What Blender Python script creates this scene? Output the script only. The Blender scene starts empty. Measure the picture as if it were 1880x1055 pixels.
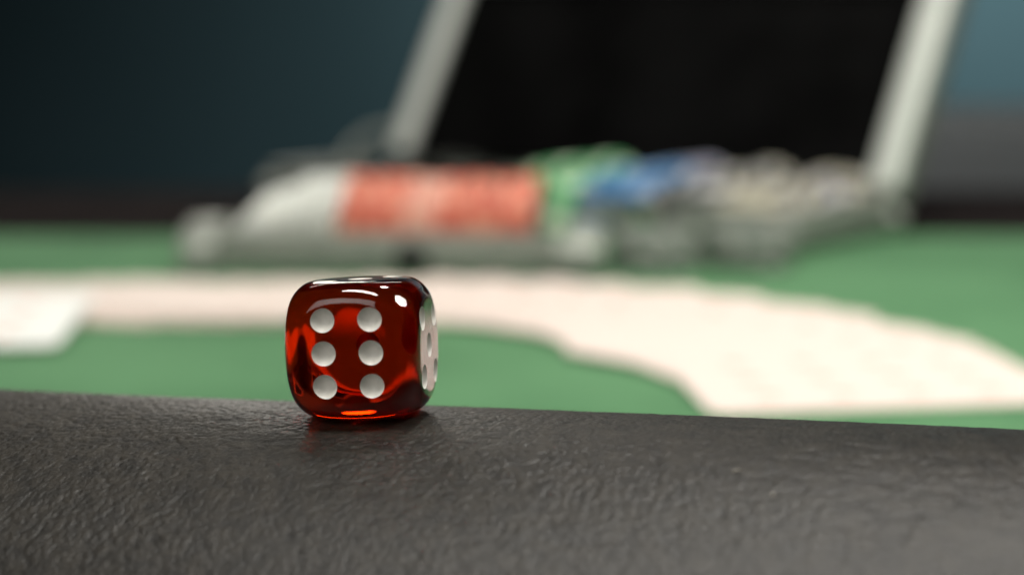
import bpy, bmesh, math, random
import numpy as np
from mathutils import Vector, Matrix
from mathutils.geometry import delaunay_2d_cdt

random.seed(7)
rng = np.random.default_rng(11)
R_ = math.radians
SC = bpy.context.scene
COL = SC.collection
TZ = 0.75                                   # felt height above the floor

# ------------------------------------------------------------------ camera
cam_d = bpy.data.cameras.new("camera")
cam = bpy.data.objects.new("camera", cam_d)
COL.objects.link(cam)
cam_d.sensor_width = 36.0
cam_d.lens = 60.0
cam_d.clip_start = 0.01
cam_d.clip_end = 60.0
cam.location = (0, 0, TZ + 0.092)
cam.rotation_euler = (R_(90 - 9.557), 0, 0)
cam_d.dof.use_dof = True
cam_d.dof.focus_distance = 0.2035
cam_d.dof.aperture_fstop = 9.8
SC.camera = cam

# ------------------------------------------------------------------ world, lamps, exposure
w = bpy.data.worlds.new("World")
SC.world = w
w.use_nodes = True
bg = w.node_tree.nodes["Background"]
bg.inputs[0].default_value = (0.55, 0.75, 0.85, 1)
bg.inputs[1].default_value = 0.006


def lamp(name, kind, loc, aim, energy, color, **kw):
    d = bpy.data.lights.new(name, kind)
    d.energy = energy
    d.color = color
    for k, v in kw.items():
        setattr(d, k, v)
    o = bpy.data.objects.new(name, d)
    COL.objects.link(o)
    o.location = loc
    o.rotation_euler = (Vector(aim) - Vector(loc)).to_track_quat('-Z', 'Y').to_euler()
    return o


# two ceiling fixtures over the table, a lamp to the right, a broad dim fill light added behind the camera,
# and the lamp that washes the far wall
lamp("ceiling_lamp", 'AREA', (-0.12, 0.10, 1.75), (-0.02, 0.22, 0.75), 3.2, (1.0, 0.965, 0.90),
     shape='RECTANGLE', size=0.50, size_y=0.12, spread=R_(120))
lamp("rear_ceiling_lamp", 'AREA', (0.16, 0.57, 1.70), (0.06, 0.38, 0.75), 2.0, (1.0, 0.965, 0.90),
     shape='DISK', size=0.15, spread=R_(120))
lamp("side_lamp", 'AREA', (0.60, 0.26, 1.52), (0.13, 0.45, 0.75), 1.05, (1.0, 0.95, 0.90),
     shape='DISK', size=0.25, spread=R_(62))
lamp("room_fill", 'AREA', (-0.75, -0.95, 1.80), (-0.05, 0.25, 0.78), 3.7, (1.0, 0.97, 0.91),
     shape='RECTANGLE', size=1.4, size_y=0.8, spread=R_(100))
lamp("die_glow_light", 'AREA', (-0.27, 1.95, 1.12), (-0.02, 0.20, 0.80), 1.5, (1.0, 0.95, 0.86),
     shape='DISK', size=0.20)  # unseen light added beyond the table for the die's orange hot spot
lamp("die_rim_light", 'AREA', (-0.30, 1.90, 1.72), (-0.02, 0.20, 0.80), 2.0, (1.0, 0.95, 0.86),
     shape='RECTANGLE', size=1.1, size_y=0.10)  # unseen strip added for the bright line along the die's bottom edge
lamp("wall_wash_lamp", 'SPOT', (0.82, 1.86, 1.50), (0.56, 2.6, 0.90), 88, (0.86, 0.96, 0.93),
     spot_size=R_(100), spot_blend=1.0, shadow_soft_size=0.15)

SC.view_settings.view_transform = 'Standard'
SC.view_settings.look = 'None'
SC.view_settings.exposure = -0.2
SC.view_settings.gamma = 1.0
cy = SC.cycles
cy.max_bounces = 20
cy.transmission_bounces = 16
cy.glossy_bounces = 8
cy.diffuse_bounces = 5
cy.caustics_reflective = True
cy.caustics_refractive = True
cy.blur_glossy = 0.0
cy.sample_clamp_indirect = 20.0
cy.use_denoising = True
cy.volume_bounces = 2


# ------------------------------------------------------------------ materials
def mat(name, color, rough=0.5, metal=0.0, spec=0.5, **kw):
    m = bpy.data.materials.new(name)
    m.use_nodes = True
    b = m.node_tree.nodes["Principled BSDF"]
    b.inputs["Base Color"].default_value = (*color, 1)
    b.inputs["Roughness"].default_value = rough
    b.inputs["Metallic"].default_value = metal
    b.inputs["Specular IOR Level"].default_value = spec
    for k, v in kw.items():
        b.inputs[k.replace("_", " ")].default_value = v
    return m


def bsdf(m):
    return m.node_tree.nodes["Principled BSDF"]


def vary(m, c1, c2, scale, detail=4.0, bump=0.0, bscale=None, lo=0.35, hi=0.65, dist=0.0005):
    """noise driven colour and fine relief in object space"""
    nt = m.node_tree
    tc = nt.nodes.new("ShaderNodeTexCoord")
    n = nt.nodes.new("ShaderNodeTexNoise")
    n.inputs["Scale"].default_value = scale
    n.inputs["Detail"].default_value = detail
    nt.links.new(tc.outputs["Object"], n.inputs["Vector"])
    r = nt.nodes.new("ShaderNodeValToRGB")
    r.color_ramp.elements[0].position = lo
    r.color_ramp.elements[1].position = hi
    r.color_ramp.elements[0].color = (*c1, 1)
    r.color_ramp.elements[1].color = (*c2, 1)
    nt.links.new(n.outputs["Fac"], r.inputs["Fac"])
    nt.links.new(r.outputs["Color"], bsdf(m).inputs["Base Color"])
    if bump:
        n2 = nt.nodes.new("ShaderNodeTexNoise")
        n2.inputs["Scale"].default_value = bscale or scale * 4
        n2.inputs["Detail"].default_value = 4
        nt.links.new(tc.outputs["Object"], n2.inputs["Vector"])
        bp = nt.nodes.new("ShaderNodeBump")
        bp.inputs["Strength"].default_value = bump
        bp.inputs["Distance"].default_value = dist
        nt.links.new(n2.outputs["Fac"], bp.inputs["Height"])
        nt.links.new(bp.outputs["Normal"], bsdf(m).inputs["Normal"])
    return m


M = {}
M['wall'] = vary(mat("blue_wall_paint", (0.1, 0.2, 0.24), 0.8), (0.042, 0.088, 0.106), (0.050, 0.098, 0.118), 3.0)
M['floor'] = vary(mat("dark_carpet", (0.03, 0.03, 0.035), 0.9), (0.02, 0.02, 0.025), (0.045, 0.042, 0.045), 40)
M['felt'] = vary(mat("green_felt", (0.1, 0.3, 0.13), 0.95, spec=0.15, Sheen_Weight=0.15, Sheen_Roughness=0.5),
                 (0.046, 0.148, 0.058), (0.080, 0.212, 0.092), 14, 7, bump=0.5, bscale=1800, dist=0.0003)
M['border'] = vary(mat("dark_brown_leather", (0.02, 0.015, 0.015), 0.95, spec=0.02), (0.011, 0.009, 0.009), (0.019, 0.015, 0.015), 60,
                   bump=0.3, bscale=900, dist=0.0003)
M['wood'] = vary(mat("dark_table_wood", (0.03, 0.018, 0.012), 0.5), (0.02, 0.012, 0.008), (0.05, 0.03, 0.02), 12)
M['leather'] = vary(mat("black_leather", (0.05, 0.048, 0.044), 0.44, spec=0.42),
                    (0.012, 0.0108, 0.0086), (0.027, 0.0234, 0.0178), 420, 6, bump=0.6, bscale=3000, dist=0.00012)
M['alu'] = vary(mat("brushed_aluminium", (0.55, 0.56, 0.53), 0.45, metal=0.35), (0.25, 0.275, 0.24), (0.32, 0.34, 0.30), 120)
M['frame'] = vary(mat("pale_aluminium_profile", (0.7, 0.7, 0.65), 0.42, metal=0.15), (0.66, 0.70, 0.645), (0.72, 0.755, 0.70), 60)
M['steel'] = mat("polished_steel", (0.72, 0.71, 0.67), 0.22, metal=1.0)
M['lining'] = vary(mat("black_foam_lining", (0.006, 0.006, 0.006), 0.95, spec=0.03), (0.0025, 0.0025, 0.0025), (0.006, 0.006, 0.006), 25)
M['dark'] = mat("dark_latch_metal", (0.035, 0.04, 0.035), 0.4, metal=0.3)
M['chair'] = vary(mat("grey_upholstery", (0.1, 0.1, 0.1), 0.8), (0.21, 0.23, 0.24), (0.26, 0.28, 0.29), 300, bump=0.3, bscale=1500)
M['chairleg'] = mat("black_chair_leg", (0.012, 0.012, 0.013), 0.4)
M['blackpad'] = vary(mat("black_upholstery", (0.01, 0.01, 0.01), 0.6), (0.007, 0.007, 0.007), (0.014, 0.013, 0.013), 200)
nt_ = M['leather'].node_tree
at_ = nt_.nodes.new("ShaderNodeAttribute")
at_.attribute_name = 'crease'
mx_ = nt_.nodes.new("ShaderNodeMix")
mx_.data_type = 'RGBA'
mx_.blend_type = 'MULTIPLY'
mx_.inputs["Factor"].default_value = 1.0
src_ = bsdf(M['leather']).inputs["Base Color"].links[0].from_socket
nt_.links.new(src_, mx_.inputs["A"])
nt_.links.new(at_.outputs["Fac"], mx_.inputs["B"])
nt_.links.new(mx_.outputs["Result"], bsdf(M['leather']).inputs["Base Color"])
M['lint'] = mat("pale_lint", (0.30, 0.28, 0.24), 0.9)

# red transparent acrylic
m = mat("red_clear_acrylic", (1, 1, 1), 0.045)
bsdf(m).inputs["Transmission Weight"].default_value = 1.0
bsdf(m).inputs["IOR"].default_value = 1.49
va = m.node_tree.nodes.new("ShaderNodeVolumeAbsorption")
SR, SG, SB = 46.0, 270.0, 580.0
va.inputs["Density"].default_value = SB
va.inputs["Color"].default_value = (1 - SR / SB, 1 - SG / SB, 0.0, 1)
vs_ = m.node_tree.nodes.new("ShaderNodeVolumeScatter")      # very slightly cloudy
vs_.inputs["Density"].default_value = 6.0
vs_.inputs["Color"].default_value = (1.0, 0.25, 0.06, 1)
ad = m.node_tree.nodes.new("ShaderNodeAddShader")
m.node_tree.links.new(va.outputs["Volume"], ad.inputs[0])
m.node_tree.links.new(vs_.outputs["Volume"], ad.inputs[1])
m.node_tree.links.new(ad.outputs[0], m.node_tree.nodes["Material Output"].inputs["Volume"])
M['acrylic'] = m
M['pip'] = vary(mat("white_pip_paint", (0.78, 0.76, 0.70), 0.45), (0.78, 0.76, 0.69), (0.86, 0.84, 0.77), 900, bump=0.15, bscale=2500, dist=0.00005)


# playing card: white stock, small red diamonds printed in a grid inside the margin
def card_material(nm, paper):
    m = mat(nm, (0.85, 0.84, 0.82), 0.65, spec=0.12)
    nt = m.node_tree
    N, L = nt.nodes, nt.links
    tc = N.new("ShaderNodeTexCoord")
    sp = N.new("ShaderNodeSeparateXYZ")
    L.new(tc.outputs["Object"], sp.inputs[0])

    def mth(op, a, b=None, c=None):
        n = N.new("ShaderNodeMath")
        n.operation = op
        for i, v in enumerate((a, b, c)):
            if v is None:
                continue
            if isinstance(v, (int, float)):
                n.inputs[i].default_value = v
            else:
                L.new(v, n.inputs[i])
        return n.outputs[0]
    x, y, z = sp.outputs
    # cell of the grid of printed diamonds (along the card: 4, across: 3)
    fx = mth('SUBTRACT', mth('FRACT', mth('ADD', mth('DIVIDE', x, 0.018), 0.0)), 0.5)
    fy = mth('SUBTRACT', mth('FRACT', mth('ADD', mth('DIVIDE', y, 0.0155), 0.5)), 0.5)
    dia = mth('LESS_THAN', mth('ADD', mth('ABSOLUTE', mth('MULTIPLY', fx, 1.35)), mth('ABSOLUTE', mth('MULTIPLY', fy, 1.75))), 0.27)
    inx = mth('LESS_THAN', mth('ABSOLUTE', x), 0.036)
    iny = mth('LESS_THAN', mth('ABSOLUTE', y), 0.0233)
    top = mth('GREATER_THAN', z, 0.0)
    k = mth('MULTIPLY', mth('MULTIPLY', dia, inx), mth('MULTIPLY', iny, top))
    mx = N.new("ShaderNodeMix")
    mx.data_type = 'RGBA'
    L.new(k, mx.inputs["Factor"])
    mx.inputs["A"].default_value = (*paper, 1)
    mx.inputs["B"].default_value = (0.70, 0.34, 0.27, 1)
    L.new(mx.outputs["Result"], bsdf(m).inputs["Base Color"])
    return m


M['card'] = card_material('warm_card_stock', (0.69, 0.60, 0.54))
M['card2'] = card_material('white_card_stock', (0.76, 0.78, 0.74))
CHIPC = {'white': (0.62, 0.64, 0.585), 'red_highlight': (0.72, 0.33, 0.24), 'red': (0.58, 0.135, 0.085), 'green': (0.05, 0.30, 0.10), 'blue': (0.005, 0.13, 0.33),
         'grey': (0.045, 0.05, 0.05), 'cream': (0.42, 0.40, 0.31), 'lavender': (0.33, 0.33, 0.42), 'sage': (0.16, 0.19, 0.16)}
SPOTC = {'red_highlight': (0.74, 0.45, 0.36), 'white': (0.58, 0.61, 0.58), 'red': (0.72, 0.30, 0.19), 'green': (0.55, 0.70, 0.50), 'blue': (0.35, 0.50, 0.68),
         'grey': (0.55, 0.56, 0.54), 'cream': (0.06, 0.06, 0.055), 'lavender': (0.16, 0.17, 0.2), 'sage': (0.30, 0.31, 0.28)}
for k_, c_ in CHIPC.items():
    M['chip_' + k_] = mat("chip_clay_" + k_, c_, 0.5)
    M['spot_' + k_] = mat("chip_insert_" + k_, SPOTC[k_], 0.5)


# ------------------------------------------------------------------ builders
def link(name, me, mats, parent=None, smooth=True, angle=None):
    o = bpy.data.objects.new(name, me)
    COL.objects.link(o)
    for mm in (mats if isinstance(mats, (list, tuple)) else [mats]):
        me.materials.append(mm)
    if smooth:
        me.polygons.foreach_set("use_smooth", np.ones(len(me.polygons), dtype=bool))
        if angle:
            me.set_sharp_from_angle(angle=R_(angle))
    if parent:
        o.parent = parent
    return o


def from_bm(name, bm, mats, parent=None, smooth=True, angle=35):
    me = bpy.data.meshes.new(name)
    bm.normal_update()
    bm.to_mesh(me)
    bm.free()
    return link(name, me, mats, parent, smooth, angle)


def add_box(bm, lo, hi, bev=0.0, seg=2, mtx=None):
    lo, hi = Vector(lo), Vector(hi)
    c, s = (lo + hi) / 2, hi - lo
    r = bmesh.ops.create_cube(bm, size=1.0, matrix=Matrix.Translation(c) @ Matrix.Diagonal((*s, 1)))
    vs = r['verts']
    if bev:
        es = list({e for v in vs for e in v.link_edges})
        rb = bmesh.ops.bevel(bm, geom=es, offset=bev, segments=seg, profile=0.5, affect='EDGES')
        vs = list({v for f in rb['faces'] for v in f.verts} | {v for v in vs if v.is_valid})
    if mtx is not None:
        bmesh.ops.transform(bm, matrix=mtx, verts=vs)
    return vs


def box(name, lo, hi, m, parent=None, bev=0.001, seg=2, mtx=None):
    bm = bmesh.new()
    add_box(bm, lo, hi, bev, seg, mtx)
    return from_bm(name, bm, m, parent)


def empty(name, label, cat, loc=(0, 0, 0), rot=(0, 0, 0), group=None):
    o = bpy.data.objects.new(name, None)
    o.empty_display_size = 0.02
    COL.objects.link(o)
    o.location = loc
    o.rotation_euler = rot
    tag(o, label, cat, group)
    return o


def tag(o, label=None, cat=None, group=None, kind=None):
    for k, v in (('label', label), ('category', cat), ('group', group), ('kind', kind)):
        if v:
            o[k] = v
    return o


def tube(bm, pts, r, seg=10):
    rings = []
    pts = [Vector(p) for p in pts]
    for i, p in enumerate(pts):
        t = (pts[min(i + 1, len(pts) - 1)] - pts[max(i - 1, 0)]).normalized()
        q = t.to_track_quat('Z', 'Y')
        rings.append([bm.verts.new(p + q @ Vector((r * math.cos(a), r * math.sin(a), 0)))
                      for a in [2 * math.pi * k / seg for k in range(seg)]])
    for a, b in zip(rings, rings[1:]):
        for k in range(seg):
            bm.faces.new((a[k], a[(k + 1) % seg], b[(k + 1) % seg], b[k]))
    bm.faces.new(rings[0][::-1])
    bm.faces.new(rings[-1])


def noise2(x, y, seed):
    """smooth value noise"""
    r = np.random.default_rng(seed).random((256, 256))
    xi, yi = np.floor(x).astype(int), np.floor(y).astype(int)
    fx, fy = x - xi, y - yi
    fx, fy = fx * fx * (3 - 2 * fx), fy * fy * (3 - 2 * fy)
    g = lambda a, b: r[a % 256, b % 256]
    return ((g(xi, yi) * (1 - fx) + g(xi + 1, yi) * fx) * (1 - fy) + (g(xi, yi + 1) * (1 - fx) + g(xi + 1, yi + 1) * fx) * fy)


def worley(x, y, seed):
    """F1, F2 and the cell value of cellular noise"""
    g = np.random.default_rng(seed)
    jx, jy, cv = g.random((256, 256)), g.random((256, 256)), g.random((256, 256))
    xi, yi = np.floor(x).astype(int), np.floor(y).astype(int)
    f1 = np.full(x.shape, 9.0)
    f2 = np.full(x.shape, 9.0)
    c1 = np.zeros(x.shape)
    for dx in (-1, 0, 1):
        for dy in (-1, 0, 1):
            a, b = (xi + dx) % 256, (yi + dy) % 256
            d = np.hypot(xi + dx + jx[a, b] - x, yi + dy + jy[a, b] - y)
            closer = d < f1
            f2 = np.where(closer, f1, np.minimum(f2, d))
            c1 = np.where(closer, cv[a, b], c1)
            f1 = np.where(closer, d, f1)
    return f1, f2, c1


# ------------------------------------------------------------------ room
bm = bmesh.new()
add_box(bm, (-4, 2.6, 0), (4, 2.7, 2.8))
tag(from_bm('wall', bm, M['wall']), kind='structure')
bm = bmesh.new()
add_box(bm, (-4, -2, -0.05), (4, 2.6, 0))
tag(from_bm('floor', bm, M['floor']), kind='structure')

# ------------------------------------------------------------------ table
# crest line of the padded armrest: origin A0, direction AX (s), perpendicular AN (t, away from the camera)
A0 = np.array([-0.0131, 0.2003])
AX = np.array([0.958, -0.287])
AX /= np.linalg.norm(AX)
AN = np.array([-AX[1], AX[0]])
PADR = 0.050
PADZ = 0.7925
SLOPE = 0.036


def pad_base(s):
    return PADZ + SLOPE * 0.10 * np.tanh(s / 0.10)


table = empty('poker_table', 'green felt poker table edged by a creased black leather armrest, under the red die', 'table', (0, 0.45, 0))
tl = Matrix.Translation(Vector((0, -0.45, 0)))


def table_part(name, bm, m, **k):
    o = from_bm(name, bm, m, table, **k)
    o.matrix_parent_inverse = Matrix.Identity(4)
    o.location = (0, -0.45, 0)
    return o


def slab(poly, z0, z1, bev=0.0):
    bm = bmesh.new()
    a = [bm.verts.new((x, y, z0)) for x, y in poly]
    b = [bm.verts.new((x, y, z1)) for x, y in poly]
    bm.faces.new(a[::-1])
    top = bm.faces.new(b)
    n = len(poly)
    for i in range(n):
        bm.faces.new((a[i], a[(i + 1) % n], b[(i + 1) % n], b[i]))
    if bev:
        bmesh.ops.bevel(bm, geom=list(top.edges), offset=bev, segments=3, profile=0.5, affect='EDGES')
    return bm


near = lambda x: A0[1] + (x - A0[0]) * AX[1] / AX[0]
poly = [(-0.7, near(-0.7)), (0.7, near(0.7)), (0.7, 0.671), (-0.7, 0.671)]
table_part('felt', slab(poly, 0.735, TZ), M['felt'])
table_part('leather_border', slab([(-0.7, 0.671), (0.7, 0.671), (0.7, 0.83), (-0.7, 0.83)], 0.733, TZ + 0.0006, 0.0005), M['border'])
table_part('underframe', slab([(-0.66, near(-0.7) + 0.05), (0.66, near(0.7) + 0.05), (0.66, 0.80), (-0.66, 0.80)], 0.66, 0.732), M['wood'])
for lx, ly in ((-0.6, 0.5), (0.6, 0.18), (-0.6, 0.75), (0.6, 0.75)):
    bm = bmesh.new()
    add_box(bm, (lx - 0.03, ly - 0.03, 0), (lx + 0.03, ly + 0.03, 0.659), 0.004)
    table_part('leg', bm, M['wood'])

# armrest: half-round padded roll with pebbled, creased leather modelled into the surface
s_d = np.arange(-0.096, 0.0961, 0.00024)
s_all = np.concatenate([np.linspace(-0.70, -0.10, 40), s_d, np.linspace(0.10, 0.66, 40)])
t_d = np.arange(-0.047, 0.0205, 0.00024)
ph = np.concatenate([np.linspace(-105, math.degrees(math.asin(t_d[0] / PADR)) - 2, 14),
                     np.degrees(np.arcsin(t_d / PADR)),
                     np.linspace(math.degrees(math.asin(t_d[-1] / PADR)) + 2, 100, 24)])
S, PH = np.meshgrid(s_all, np.radians(ph), indexing='ij')
ARC = PADR * PH                              # arc length across the roll
wx = S * 1000 + 0.9 * (noise2(S * 300 + 40, ARC * 300 + 40, 5) - 0.5)
wy = ARC * 1000 + 0.9 * (noise2(S * 300 + 90, ARC * 300 + 10, 6) - 0.5)
wx2, wy2 = wx * 0.99 - wy * 0.12, wy * 0.99 + wx * 0.12
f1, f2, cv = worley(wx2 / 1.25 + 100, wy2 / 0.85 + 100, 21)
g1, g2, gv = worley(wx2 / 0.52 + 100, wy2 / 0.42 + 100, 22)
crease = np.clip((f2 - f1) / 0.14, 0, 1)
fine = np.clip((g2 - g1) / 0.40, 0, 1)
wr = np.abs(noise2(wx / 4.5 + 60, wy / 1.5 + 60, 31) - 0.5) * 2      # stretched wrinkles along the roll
wr2 = np.abs(noise2(wx / 1.3 + 20, wy / 2.6 + 20, 32) - 0.5) * 2     # and short ones across it
b1, b2, bv = worley(wx2 / 4.2 + 90, wy2 / 3.0 + 90, 23)
big = np.clip((b2 - b1) / 0.22, 0, 1)
broad = noise2(S * 45 + 80, ARC * 60 + 80, 33) - 0.5
amp = 0.6 + 0.8 * noise2(S * 70 + 30, ARC * 90 + 30, 34)
disp = 1.35 * amp * (0.110 * (crease ** 0.7 - 1) + 0.040 * (cv - 0.5) + 0.012 * (gv - 0.5) + 0.026 * (fine - 1)
              + 0.055 * (np.clip(wr / 0.18, 0, 1) - 1) + 0.018 * (big - 1) + 0.02 * (bv - 0.5) + 0.012 * (np.clip(wr2 / 0.2, 0, 1) - 1)) * 0.001 + broad * 0.0003
crease_tone = np.clip(0.12 + 0.88 * (0.65 * crease + 0.2 * fine + 0.15 * np.clip(wr / 0.18, 0, 1)), 0, 1)  # multiplier on the base colour, darkest in the creases
inside = np.clip((0.097 - np.abs(S)) / 0.004, 0, 1)
inside = inside * (0.75 + 0.25 * np.clip(np.abs(S) / 0.02, 0, 1))
disp = disp * inside * (0.45 + 0.55 * np.clip((ARC + 0.036) / 0.020, 0, 1))      # grain flattens down the stretched front
rad = PADR + disp
T = rad * np.sin(PH)
Z = pad_base(S) - PADR + rad * np.cos(PH)
X = A0[0] + S * AX[0] + T * AN[0]
Y = A0[1] + S * AX[1] + T * AN[1] - 0.45
nv, nu = X.shape
verts = np.stack([X, Y, Z], -1).reshape(-1, 3)
idx = np.arange(nv * nu).reshape(nv, nu)
quads = np.stack([idx[:-1, :-1], idx[1:, :-1], idx[1:, 1:], idx[:-1, 1:]], -1).reshape(-1, 4)
me = bpy.data.meshes.new('armrest')
me.vertices.add(len(verts))
me.vertices.foreach_set('co', verts.astype(np.float32).ravel())
me.loops.add(quads.size)
me.loops.foreach_set('vertex_index', quads.astype(np.int32).ravel())
me.polygons.add(len(quads))
me.polygons.foreach_set('loop_start', np.arange(0, quads.size, 4, dtype=np.int32))
me.polygons.foreach_set('loop_total', np.full(len(quads), 4, dtype=np.int32))
me.update(calc_edges=True)
me.validate()
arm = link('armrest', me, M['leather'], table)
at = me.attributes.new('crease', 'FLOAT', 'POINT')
at.data.foreach_set('value', crease_tone.astype(np.float32).ravel())
arm['label'] = 'rounded black leather armrest with pebbled creases'

# ------------------------------------------------------------------ the die (millimetres inside, scaled on the way out)
HALF = 8.2
PIPR = 1.47


def sdf(p):
    r = 2.6
    q = np.abs(p) - (HALF - r)
    b = np.linalg.norm(np.maximum(q, 0), axis=-1) + np.minimum(q.max(axis=-1), 0) - r
    s = np.linalg.norm(p, axis=-1) - 10.75
    k = 1.1
    h = np.clip(0.5 + 0.5 * (b - s) / k, 0, 1)
    return s * (1 - h) + b * h + k * h * (1 - h)


def on_surface(d):
    lo, hi = np.full(len(d), 5.0), np.full(len(d), 14.5)
    for _ in range(40):
        mid = (lo + hi) / 2
        out = sdf(d * mid[:, None]) > 0
        hi = np.where(out, mid, hi)
        lo = np.where(out, lo, mid)
    return d * lo[:, None]


CX, RY = 2.84, 3.92
PIPS = {6: [(sx * CX, y) for sx in (-1, 1) for y in (-RY, 0, RY)],
        5: [(sx * 3.5, sy * 3.5) for sx in (-1, 1) for sy in (-1, 1)] + [(0, 0)],
        4: [(sx * 3.5, sy * 3.5) for sx in (-1, 1) for sy in (-1, 1)],
        3: [(-3.5, -3.5), (0, 0), (3.5, 3.5)], 2: [(-3.5, 3.5), (3.5, -3.5)], 1: [(0, 0)]}
# local frames: -Y faces the camera
FACES = [((0, -1, 0), (1, 0, 0), (0, 0, 1), 6), ((0, 1, 0), (-1, 0, 0), (0, 0, 1), 1),
         ((1, 0, 0), (0, 1, 0), (0, 0, 1), 5), ((-1, 0, 0), (0, -1, 0), (0, 0, 1), 2),
         ((0, 0, 1), (1, 0, 0), (0, 1, 0), 3), ((0, 0, -1), (1, 0, 0), (0, -1, 0), 4)]
die = empty('red_die', 'translucent red die showing six white dots, on the black leather armrest', 'die')
bmB = bmesh.new()
pipmeshes = []
NG = 56
for nrm, rt, up, num in FACES:
    n_, r_, u_ = np.array(nrm, float), np.array(rt, float), np.array(up, float)
    g = np.tan(np.linspace(-math.pi / 4, math.pi / 4, NG + 1))
    pts, keep_edges = [], []
    gu, gv_ = np.meshgrid(g, g, indexing='ij')
    grid = np.stack([gu.ravel(), gv_.ravel()], -1)
    ok = np.ones(len(grid), bool)
    for (a, b) in PIPS[num]:
        ok &= np.hypot(grid[:, 0] - a / HALF, grid[:, 1] - b / HALF) > PIPR * 1.17 / HALF
    pts = [tuple(p) for p in grid[ok]]
    centres = []
    NR = 40
    for (a, b) in PIPS[num]:
        centres.append((a / HALF, b / HALF))
        pts.append((a / HALF, b / HALF))
        for f in (0.2, 0.4, 0.6, 0.8, 0.92, 1.0, 1.08):
            st = len(pts)
            nr = NR if f > 0.5 else NR // 2
            for q in range(nr):
                an = 2 * math.pi * q / nr
                pts.append((a / HALF + f * PIPR / HALF * math.cos(an), b / HALF + f * PIPR / HALF * math.sin(an)))
            if f == 1.0:
                keep_edges += [(st + q, st + (q + 1) % nr) for q in range(nr)]
    vo, eo, fo, _, _, _ = delaunay_2d_cdt([Vector(p) for p in pts], keep_edges, [], 0, 1e-7)
    uv = np.array([tuple(v) for v in vo])
    d = n_ + uv[:, :1] * r_ + uv[:, 1:] * u_
    P3 = on_surface(d / np.linalg.norm(d, axis=1, keepdims=True) * 1.0)
    DEPTH = 0.74
    RS = (PIPR ** 2 + DEPTH ** 2) / (2 * DEPTH)
    which = np.full(len(uv), -1)
    for ci, (a, b) in enumerate(centres):
        rr = np.hypot(uv[:, 0] - a, uv[:, 1] - b) * HALF
        ins = rr < PIPR * 0.999
        dz = np.sqrt(np.maximum(RS ** 2 - rr ** 2, 0)) - (RS - DEPTH)
        P3[ins] -= dz[ins, None] * n_
    tri = [list(f) for f in fo]
    cen = np.array([uv[f].mean(0) for f in tri])
    tp = np.full(len(tri), -1)
    for ci, (a, b) in enumerate(centres):
        tp[np.hypot(cen[:, 0] - a, cen[:, 1] - b) * HALF < PIPR * 0.995] = ci
    P3m = P3 * 0.001
    bvs = {}
    for f, t_ in zip(tri, tp):
        if t_ >= 0:
            continue
        vs = []
        for i in f:
            if i not in bvs:
                bvs[i] = bmB.verts.new(P3m[i])
            vs.append(bvs[i])
        fc = bmB.faces.new(vs)
        fc.normal_update()
        if fc.normal.dot(Vector(n_)) < 0:
            fc.normal_flip()
    for ci in range(len(centres)):
        bp_ = bmesh.new()
        pv = {}
        for f, t_ in zip(tri, tp):
            if t_ != ci:
                continue
            vs = []
            for i in f:
                if i not in pv:
                    pv[i] = bp_.verts.new(P3m[i])
                vs.append(pv[i])
            fc = bp_.faces.new(vs)
            fc.normal_update()
            if fc.normal.dot(Vector(n_)) < 0:
                fc.normal_flip()
        pipmeshes.append(bp_)
bmesh.ops.remove_doubles(bmB, verts=bmB.verts, dist=2e-7)
from_bm('body', bmB, M['acrylic'], die, angle=None)
for bp_ in pipmeshes:
    from_bm('pip', bp_, M['pip'], die, angle=None)
# stand it on the roll: yawed so the five shows at its right side, leaning back with the slope of the leather
DC = np.array([-0.0178, 0.2026])
sd = float((DC - A0) @ AX)
td = float((DC - A0) @ AN)
zc = float(pad_base(sd)) - PADR + math.sqrt(PADR ** 2 - td ** 2)
rotm = Matrix.Rotation(R_(-2.1), 4, 'Y') @ Matrix.Rotation(R_(-6.0), 4, 'X') @ Matrix.Rotation(R_(-8.0), 4, 'Z')
die.rotation_euler = rotm.to_euler()
upv = rotm.to_3x3() @ Vector((0, 0, 1))
die.location = Vector((DC[0], DC[1], zc + 0.00005)) + upv * 0.0082

# ------------------------------------------------------------------ ribbon of playing cards
CL, CW, CT = 0.088, 0.058, 0.00028
bm = bmesh.new()
rr = 0.0035
out = []
for cx, cy_, a0 in ((CL / 2 - rr, CW / 2 - rr, 0), (-CL / 2 + rr, CW / 2 - rr, 90), (-CL / 2 + rr, -CW / 2 + rr, 180), (CL / 2 - rr, -CW / 2 + rr, 270)):
    for k in range(6):
        a = R_(a0 + 18 * k)
        out.append((cx + rr * math.cos(a), cy_ + rr * math.sin(a)))
va_ = [bm.verts.new((x, y, -CT / 2)) for x, y in out]
vb_ = [bm.verts.new((x, y, CT / 2)) for x, y in out]
bm.faces.new(va_[::-1])
bm.faces.new(vb_)
for i in range(len(out)):
    bm.faces.new((va_[i], va_[(i + 1) % len(out)], vb_[(i + 1) % len(out)], vb_[i]))
card_me = bpy.data.meshes.new('playing_card')
bm.to_mesh(card_me)
bm.free()
card_me.materials.append(M['card'])
ctrl = np.array([(-0.30, 0.495), (-0.22, 0.505), (-0.15, 0.5105), (-0.075, 0.511), (-0.012, 0.506), (0.034, 0.487), (0.0615, 0.459), (0.0805, 0.4225), (0.0895, 0.3785)])


def spline(c, n=60):
    c = np.vstack([2 * c[0] - c[1], c, 2 * c[-1] - c[-2]])
    o = []
    for i in range(1, len(c) - 2):
        for t in np.linspace(0, 1, n, endpoint=False):
            o.append(0.5 * ((2 * c[i]) + (c[i + 1] - c[i - 1]) * t + (2 * c[i - 1] - 5 * c[i] + 4 * c[i + 1] - c[i + 2]) * t * t
                            + (3 * c[i] - c[i - 1] - 3 * c[i + 1] + c[i + 2]) * t ** 3))
    o.append(c[-2])
    return np.array(o)


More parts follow.
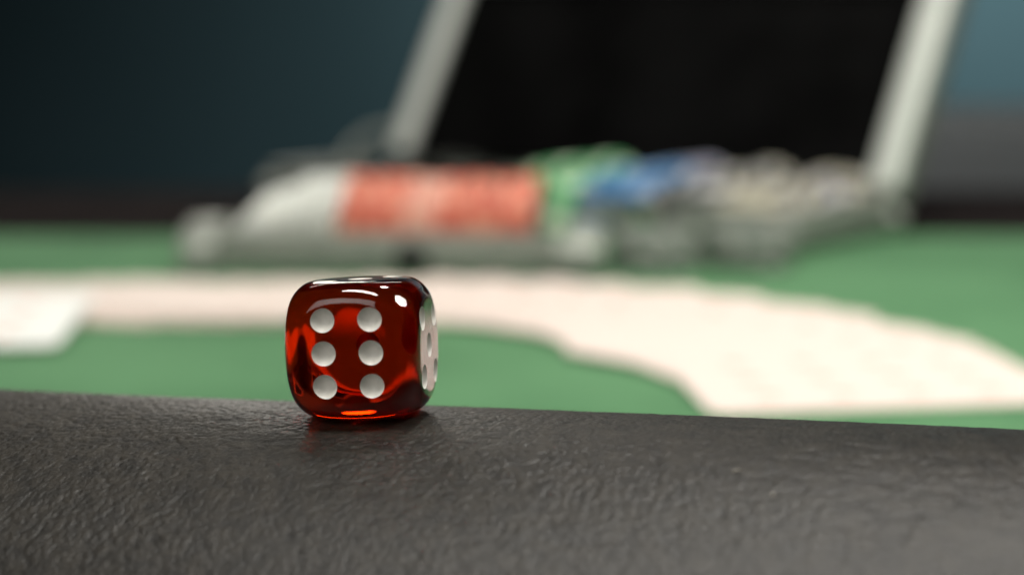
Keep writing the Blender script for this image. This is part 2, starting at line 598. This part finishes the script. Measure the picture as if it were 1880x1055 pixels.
sp = spline(ctrl)
L_ = np.concatenate([[0], np.cumsum(np.linalg.norm(np.diff(sp, axis=0), axis=1))])
NC = 36
ends = L_[-1]                                # leading edge of the top card
lead = np.linspace(0.06, ends, NC)           # positions of the leading edges
step = lead[1] - lead[0]
tilt = math.asin(min(0.3, CT * 1.12 / step))
for i in range(NC):
    lc = lead[i] - CW / 2
    if i < NC - 1:
        lc += random.uniform(-0.0012, 0.0012)
    px = np.array([np.interp(lc, L_, sp[:, 0]), np.interp(lc, L_, sp[:, 1])])
    e = 0.012
    tg = np.array([np.interp(lc + e, L_, sp[:, 0]) - np.interp(lc - e, L_, sp[:, 0]), np.interp(lc + e, L_, sp[:, 1]) - np.interp(lc - e, L_, sp[:, 1])])
    ang = math.atan2(tg[1], tg[0])
    own = R_(-4) + R_(90) * min(1, max(0, (NC - 1 - i) / 14)) + (R_(random.uniform(-2.5, 2.5)) if i < NC - 1 else 0)
    slip = random.uniform(-0.0018, 0.0018) if i < NC - 1 else 0
    px = px + slip * np.array([-tg[1], tg[0]]) / np.linalg.norm(tg)
    o = bpy.data.objects.new('playing_card', card_me)
    COL.objects.link(o)
    # the run heads along -Y of the tilted frame; the card is turned in its own plane
    half = CW / 2 * math.cos(own) + CL / 2 * abs(math.sin(own))
    rot = Matrix.Rotation(ang + math.pi / 2, 4, 'Z') @ Matrix.Rotation(tilt, 4, 'X') @ Matrix.Rotation(own, 4, 'Z')
    o.matrix_world = Matrix.Translation((px[0], px[1], TZ + 0.0004 + math.sin(tilt) * half)) @ rot
    if i == NC - 1:
        tag(o, 'topmost playing card at the near right end of the fanned spread, its face fully shown', 'playing card', 'fanned playing cards')
    else:
        tag(o, 'white playing card overlapped in the long curved spread on green felt', 'playing card', 'fanned playing cards')
card_me2 = card_me.copy()
card_me2.materials[0] = M['card2']
o = bpy.data.objects.new('playing_card', card_me2)
COL.objects.link(o)
o.location = (-0.166, 0.470, TZ + 0.0037)
o.rotation_euler = (R_(4), 0, R_(3))
tag(o, 'loose white playing card at the left, in front of the spread', 'playing card')
CARD_LOOSE = o


# ------------------------------------------------------------------ chips
CR, CTH = 0.0155, 0.0033


def chip_mesh(col):
    bm = bmesh.new()
    h = CTH / 2
    prof = [(0.0, h - 0.0002), (CR * 0.58, h - 0.0002), (CR * 0.62, h), (CR - 0.0005, h), (CR, h - 0.0005), (CR, -h + 0.0005), (CR - 0.0005, -h),
            (CR * 0.62, -h), (CR * 0.58, -h + 0.0002), (0.0, -h + 0.0002)]
    SEG = 36
    rings = []
    for r, x in prof:
        if r == 0:
            rings.append([bm.verts.new((x, 0, 0))])
        else:
            rings.append([bm.verts.new((x, r * math.cos(2 * math.pi * k / SEG), r * math.sin(2 * math.pi * k / SEG))) for k in range(SEG)])
    for j in range(len(rings) - 1):
        a, b = rings[j], rings[j + 1]
        for k in range(SEG):
            k2 = (k + 1) % SEG
            if len(a) == 1:
                f = bm.faces.new((a[0], b[k], b[k2]))
            elif len(b) == 1:
                f = bm.faces.new((a[k], b[0], a[k2]))
            else:
                f = bm.faces.new((a[k], b[k], b[k2], a[k2]))
            mid = j in (2, 3, 4, 5, 6)
            f.material_index = 1 if (mid and k % 6 in (0, 1)) else 0
    bmesh.ops.recalc_face_normals(bm, faces=bm.faces)
    me = bpy.data.meshes.new('poker_chip')
    bm.to_mesh(me)
    bm.free()
    me.materials.append(M['chip_' + col])
    me.materials.append(M['spot_' + col])
    me.polygons.foreach_set("use_smooth", np.ones(len(me.polygons), dtype=bool))
    me.set_sharp_from_angle(angle=R_(50))
    return me


CHIP = {k: chip_mesh(k) for k in CHIPC}


def chip(col, loc, rz, lean=0.0, label=None, group=None, lift=0.0):
    o = bpy.data.objects.new('poker_chip', CHIP[col])
    COL.objects.link(o)
    o.matrix_world = (Matrix.Translation(loc) @ Matrix.Rotation(rz, 4, 'Z') @ Matrix.Rotation(lean, 4, 'Y')
                      @ Matrix.Rotation(random.uniform(0, 6.28), 4, 'X'))
    tag(o, label, 'poker chip', group)
    return o


# ------------------------------------------------------------------ chip rack in front
RX0, RY0 = -0.1104, 0.5705
RX1, RY1 = 0.0240, 0.5640
rlen = math.hypot(RX1 - RX0, RY1 - RY0)
rang = math.atan2(RY1 - RY0, RX1 - RX0)
rack = empty('chip_rack', 'low silver chip rack with rounded pale end caps, holding white and red chips', 'chip rack', (RX0, RY0, TZ), (0, 0, rang))
RD = 0.037
H1 = 0.0150
box('front_wall', (0.010, 0.000, 0.0010), (rlen - 0.010, 0.0022, H1), M['alu'], rack, 0.0006)
box('back_wall', (0.010, RD - 0.0022, 0.0010), (rlen - 0.010, RD, H1), M['alu'], rack, 0.0006)
box('bottom_plate', (0.010, 0.0023, 0.0006), (rlen - 0.010, RD - 0.0023, 0.0018), M['alu'], rack, 0.0003)


def cap_mesh(x0, x1, h):
    bm = bmesh.new()
    pts = [(-0.002, 0.0004), (RD + 0.002, 0.0004)] + [(RD / 2 + (RD / 2 + 0.002) * math.cos(a), 0.0085 + (h - 0.0085) * math.sin(a)) for a in [math.pi * k / 14 for k in range(15)]]
    A = [bm.verts.new((x0, y, z)) for y, z in pts]
    B = [bm.verts.new((x1, y, z)) for y, z in pts]
    bm.faces.new(A)
    bm.faces.new(B[::-1])
    for i in range(len(pts)):
        j = (i + 1) % len(pts)
        bm.faces.new((A[j], A[i], B[i], B[j]))
    bmesh.ops.recalc_face_normals(bm, faces=bm.faces)
    es = [e for e in bm.edges if abs(e.calc_face_angle(0)) > 0.8]
    bmesh.ops.bevel(bm, geom=es, offset=0.0012, segments=3, profile=0.5, affect='EDGES')
    return bm


from_bm('end_cap', cap_mesh(-0.002, 0.0098, 0.0170), M['alu'], rack)
from_bm('end_cap', cap_mesh(rlen - 0.0098, rlen + 0.006, 0.0170), M['alu'], rack)
bm = bmesh.new()
bmesh.ops.create_cone(bm, cap_ends=True, segments=32, radius1=0.0062, radius2=0.0052, depth=0.002, matrix=Matrix.Translation((0.0765, -0.001, 0.0062)) @ Matrix.Rotation(R_(90), 4, 'X'))
from_bm('finger_notch', bm, M['dark'], rack)
rm = rack.matrix_basis.copy() if False else Matrix.Translation((RX0, RY0, TZ)) @ Matrix.Rotation(rang, 4, 'Z')
seq = [('white', 8), ('red', 6), ('red_highlight', 3), ('red', 9), ('green', 2)]  # paler chips inside the red row: its highlight stripe put into their colour
x = 0.0175
first = {}
for col, n in seq:
    for k in range(n):
        lean = R_(14 + random.uniform(-4, 4))
        if col == 'white' and k < 4:
            lean = R_((42, 37, 33, 27)[k])
        dx = CTH * (1.07 if col != 'white' else 1.18) / math.cos(lean)
        zc_ = 0.0019 + CR * math.cos(lean) + CTH / 2 * abs(math.sin(lean))
        p = rm @ Vector((x, RD / 2 + random.uniform(-0.0006, 0.0006), zc_))
        first[col] = 1
        lab = {'red_highlight': '', 'white': 'white poker chip on edge in the row at the left of the low rack',
               'red': 'orange red poker chip on edge in the row of the low rack',
               'green': 'green poker chip at the right end of the low rack beside the red ones'}[col]
        if col == 'white' and k == 0:
            lab = 'leftmost white poker chip, leaning most in the low rack'
        if col == 'red_highlight':
            lab = 'orange red poker chip coloured paler for the highlight stripe across the low rack'
        if col == 'green' and k == 1:
            lab = 'last green chip at the right end cap of the low rack'
        if col == 'red' and k == 0 and 'red_highlight' not in first:
            lab = 'first orange red chip, touching the white ones in the low rack'
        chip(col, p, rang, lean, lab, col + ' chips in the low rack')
        x += dx
    x += 0.0006 if col == 'white' else (0.004 if k == 8 else 0)

# ------------------------------------------------------------------ aluminium case with its lid open
TH = R_(40)
CWD, CDP, CH = 0.276, 0.080, 0.0150
BR = Vector((0.1508, 0.6710, TZ + 0.0012))
U = Vector((math.cos(TH), -math.sin(TH), 0))
V = Vector((math.sin(TH), math.cos(TH), 0))
FL = BR - U * CWD - V * CDP
case = empty('chip_case', 'open aluminium poker chip case with upright black lined lid on green felt', 'case', FL, (0, 0, -TH))
wt = 0.003
box('front_wall', (0, 0, 0.0015), (CWD, wt, CH), M['alu'], case, 0.0006)
box('rear_wall', (0, CDP - wt, 0.0015), (CWD, CDP, CH - 0.004), M['alu'], case, 0.0006)
box('side_wall', (0, wt, 0.0015), (wt, CDP - wt, CH), M['alu'], case, 0.0006)
box('side_wall', (CWD - wt, wt, 0.0015), (CWD, CDP - wt, CH), M['alu'], case, 0.0006)
box('bottom_plate', (wt, wt, 0.0008), (CWD - wt, CDP - wt, 0.0020), M['alu'], case, 0.0)
# black insert with eight round troughs running from front to back
bm = bmesh.new()
rows = [CWD - 0.0225 - 0.0335 * k for k in range(8)]
xs = np.linspace(wt + 0.0003, CWD - wt - 0.0003, 160)
zt = []
for x in xs:
    z = 0.011
    for r0 in rows:
        dd = abs(x - r0)
        if dd < CR + 0.0008:
            z = min(z, 0.0021 + (CR + 0.0008) - math.sqrt((CR + 0.0008) ** 2 - dd ** 2))
    zt.append(min(z, 0.011))
A = [bm.verts.new((x, wt + 0.0003, z)) for x, z in zip(xs, zt)]
B = [bm.verts.new((x, CDP - wt - 0.0003, z)) for x, z in zip(xs, zt)]
for i in range(len(xs) - 1):
    bm.faces.new((A[i], A[i + 1], B[i + 1], B[i]))
from_bm('chip_tray', bm, M['lining'], case, angle=60)
for cx in (0, CWD):
    for cy_ in (0, CDP):
        bm = bmesh.new()
        bmesh.ops.create_uvsphere(bm, u_segments=20, v_segments=12, radius=0.0052, matrix=Matrix.Translation((cx, cy_, 0.0058)) @ Matrix.Diagonal((1, 1, 0.95, 1)))
        from_bm('corner_cap', bm, M['alu'], case)
for u0 in (0.060, CWD - 0.060):
    lt = box('latch', (u0 - 0.009, -0.003, 0.0025), (u0 + 0.009, -0.0002, 0.0135), M['dark'], case, 0.0008)
    box('hasp', (u0 - 0.005, -0.0045, 0.0070), (u0 + 0.005, -0.0031, 0.0150), M['steel'], lt, 0.0005)
bm = bmesh.new()
hp = [(CWD / 2 - 0.030, -0.001, 0.008), (CWD / 2 - 0.030, -0.006, 0.008), (CWD / 2 - 0.024, -0.0095, 0.008), (CWD / 2 + 0.024, -0.0095, 0.008), (CWD / 2 + 0.030, -0.006, 0.008), (CWD / 2 + 0.030, -0.001, 0.008)]
tube(bm, hp, 0.0022)
from_bm('handle', bm, M['dark'], case)
for u0 in (0.045, CWD - 0.045):
    bm = bmesh.new()
    tube(bm, [(u0 - 0.012, CDP + 0.0022, CH - 0.001), (u0 + 0.012, CDP + 0.0022, CH - 0.001)], 0.0016)
    from_bm('hinge', bm, M['steel'], case)

# lid: frame of four rounded profiles, black lining, outer shell; local x along the hinge, y up the lid, z its inner side
PHI = R_(29)
lidm = Matrix.Translation((0, CDP + 0.0005, CH + 0.0012)) @ Matrix.Rotation(math.pi / 2 - PHI, 4, 'X')
LH, LD, FB = 0.106, 0.016, 0.0126


def lid_part(name, bm, m, parent=None):
    bmesh.ops.transform(bm, matrix=lidm, verts=bm.verts)
    return from_bm(name, bm, m, parent or case)


bm = bmesh.new()
add_box(bm, (0.0012, 0.0012, -LD), (CWD - 0.0012, LH - 0.0012, -LD + 0.002), 0.0006)
lid = lid_part('lid', bm, M['alu'])
for nm, lo, hi in (('lid_side', (0, 0, -LD + 0.0005), (0.0018, LH, -0.004)), ('lid_side', (CWD - 0.0018, 0, -LD + 0.0005), (CWD, LH, -0.004)),
                   ('lid_side', (0.0019, 0, -LD + 0.0005), (CWD - 0.0019, 0.0018, -0.004)), ('lid_side', (0.0019, LH - 0.0018, -LD + 0.0005), (CWD - 0.0019, LH, -0.004))):
    bm = bmesh.new()
    add_box(bm, lo, hi, 0.0004)
    lid_part(nm, bm, M['alu'], lid)
bm = bmesh.new()
add_box(bm, (FB * 0.7, FB * 0.3, -0.0095), (CWD - FB * 0.7, LH - FB * 0.5, -0.0045), 0.001)
lid_part('lining', bm, M['lining'], lid)
for nm, lo, hi in (('frame_bar', (-0.0006, -0.0004, -0.0060), (FB - 0.0018, LH + 0.0006, 0.0030)), ('frame_bar', (CWD - FB, -0.0004, -0.0060), (CWD + 0.0006, LH + 0.0006, 0.0030)),
                   ('frame_bar', (FB - 0.0017, LH - 0.009, -0.0060), (CWD - FB - 0.0001, LH + 0.0006, 0.0022)), ('frame_bar', (FB + 0.0001, 0.0, -0.0060), (CWD - FB - 0.0001, 0.004, -0.0010))):
    bm = bmesh.new()
    add_box(bm, lo, hi, 0.0038 if hi[0] - lo[0] < 0.02 else 0.0018, 4)
    lid_part(nm, bm, M['lining'] if hi[1] < 0.01 else M['frame'], lid)
# folding stay between the left wall and the lid
bm = bmesh.new()
stay = [Vector((-0.0030, CDP - 0.030, CH - 0.003)), Vector((-0.0034, CDP - 0.022, CH + 0.006)), Vector((-0.0034, CDP - 0.010, CH + 0.011)), lidm @ Vector((-0.0030, 0.015, -0.003))]
tube(bm, stay, 0.0021, 8)
from_bm('lid_stay', bm, M['alu'], case)


def case_pt(u, v, z):
    return FL + U * u + V * v + Vector((0, 0, z))


# chips leaning in the four right-hand troughs, from front to back
ROWN = ('rightmost', 'second from right', 'third from right', 'fourth from right')
NOTE = {(0, 'cream'): 'cream poker chip leaning in the rightmost row of the open case',
        (0, 'grey'): 'dark grey chip among cream ones in the rightmost row of the case',
        (0, 'lavender'): 'pale lavender chip among cream ones in the rightmost row of the case',
        (1, 'cream'): 'cream poker chip in the row between the blue and rightmost rows',
        (1, 'grey'): 'dark grey chip in the mixed row next to the blue row',
        (1, 'lavender'): 'pale lavender chip in the mixed row next to the blue row',
        (2, 'blue'): 'blue poker chip leaning in the open case, between green and mixed rows',
        (2, 'lavender'): 'pale lavender chip leaning behind the blue ones in the case',
        (3, 'green'): 'green poker chip leaning in the open case, left of the blue row'}
for r, seq in ((0, [('cream', 1), ('grey', 1), ('cream', 2), ('grey', 1), ('cream', 1), ('lavender', 1), ('grey', 1), ('cream', 2), ('grey', 1), ('cream', 1)]),
               (1, [('grey', 3), ('cream', 1), ('grey', 1), ('cream', 1), ('lavender', 1), ('grey', 1), ('cream', 1), ('grey', 1), ('cream', 1)]),
               (2, [('blue', 7), ('lavender', 4)]), (3, [('green', 8)])):
    v = 0.0105
    seen = set()
    for col, n in seq:
        for k in range(n):
            lean = R_(54 + random.uniform(-3, 3))
            z = 0.0024 + CR * math.cos(lean) + CTH / 2 * math.sin(lean)
            lab = NOTE[(r, col)]
            if not seen:
                lab = {'cream': 'foremost cream chip of the rightmost row, its face showing in the open case',
                       'grey': 'foremost dark grey chip beside the blue row, its face showing in the case',
                       'blue': 'foremost blue poker chip, its whole face showing in the open case',
                       'green': 'foremost green poker chip, its whole face showing in the open case'}[col]
            seen.add(col)
            chip(col, case_pt(rows[r] + random.uniform(-0.0007, 0.0007), v, z), -TH + math.pi / 2, lean, lab,
                 '%s chips in the %s row of the case' % (col, ROWN[r]))
            v += CTH * 1.06 / math.cos(lean)

# two small stacks of grey green chips lying flat between rack and case
ORD = ('lowest', 'second lowest', 'third lowest', 'topmost')
for (sx, sy, n, nm) in ((0.0490, 0.5850, 4, 'next to the rack'), (0.0820, 0.5905, 4, 'by the case corner')):
    for k in range(n):
        o = bpy.data.objects.new('poker_chip', CHIP['sage'])
        COL.objects.link(o)
        o.matrix_world = (Matrix.Translation((sx + random.uniform(-0.0007, 0.0007), sy + random.uniform(-0.0007, 0.0007), TZ + 0.0003 + CTH * (k + 0.5) * 1.01))
                          @ Matrix.Rotation(random.uniform(0, 6), 4, 'Z') @ Matrix.Rotation(R_(90), 4, 'Y'))
        tag(o, '%s grey green chip of the flat stack %s' % (ORD[k], nm), 'poker chip', 'stacked grey green chips')

# ------------------------------------------------------------------ chair beyond the table, right
chair = empty('dining_chair', 'grey upholstered chair behind the table, right of the open case', 'chair', (0.46, 1.16, 0), (0, 0, R_(4)))
box('backrest', (-0.24, 0.0, 0.44), (0.24, 0.075, 0.770), M['chair'], chair, 0.03, 5)
box('seat', (-0.24, -0.36, 0.40), (0.24, -0.002, 0.46), M['blackpad'], chair, 0.02, 4)
for sx in (-1, 1):
    for y in (-0.33, 0.03):
        box('leg', (sx * 0.21 - 0.018, y - 0.018, 0), (sx * 0.21 + 0.018, y + 0.018, 0.399), M['chairleg'], chair, 0.004)

# ------------------------------------------------------------------ specks of lint on the leather
for k, (s, t, L) in enumerate(((0.0425, -0.0125, 0.0011), (0.0470, -0.0165, 0.0009))):
    x, y = A0 + AX * s + AN * t
    z = float(pad_base(s)) - PADR + math.sqrt(PADR ** 2 - t * t)
    bm = bmesh.new()
    tube(bm, [(-L / 2, 0, 0.00010), (-L / 6, 0.00018, 0.00022), (L / 5, 0.00005, 0.00026), (L / 2, 0.0003, 0.00012)], 0.00011, 6)
    o = from_bm('lint_speck', bm, M['lint'])
    o.location = (x, y, z)
    o.rotation_euler = (0, 0, 0.3 + k)
    tag(o, ('larger pale speck of lint on the black leather, nearer the far edge', 'smaller pale lint speck lower on the black leather')[k], 'lint')
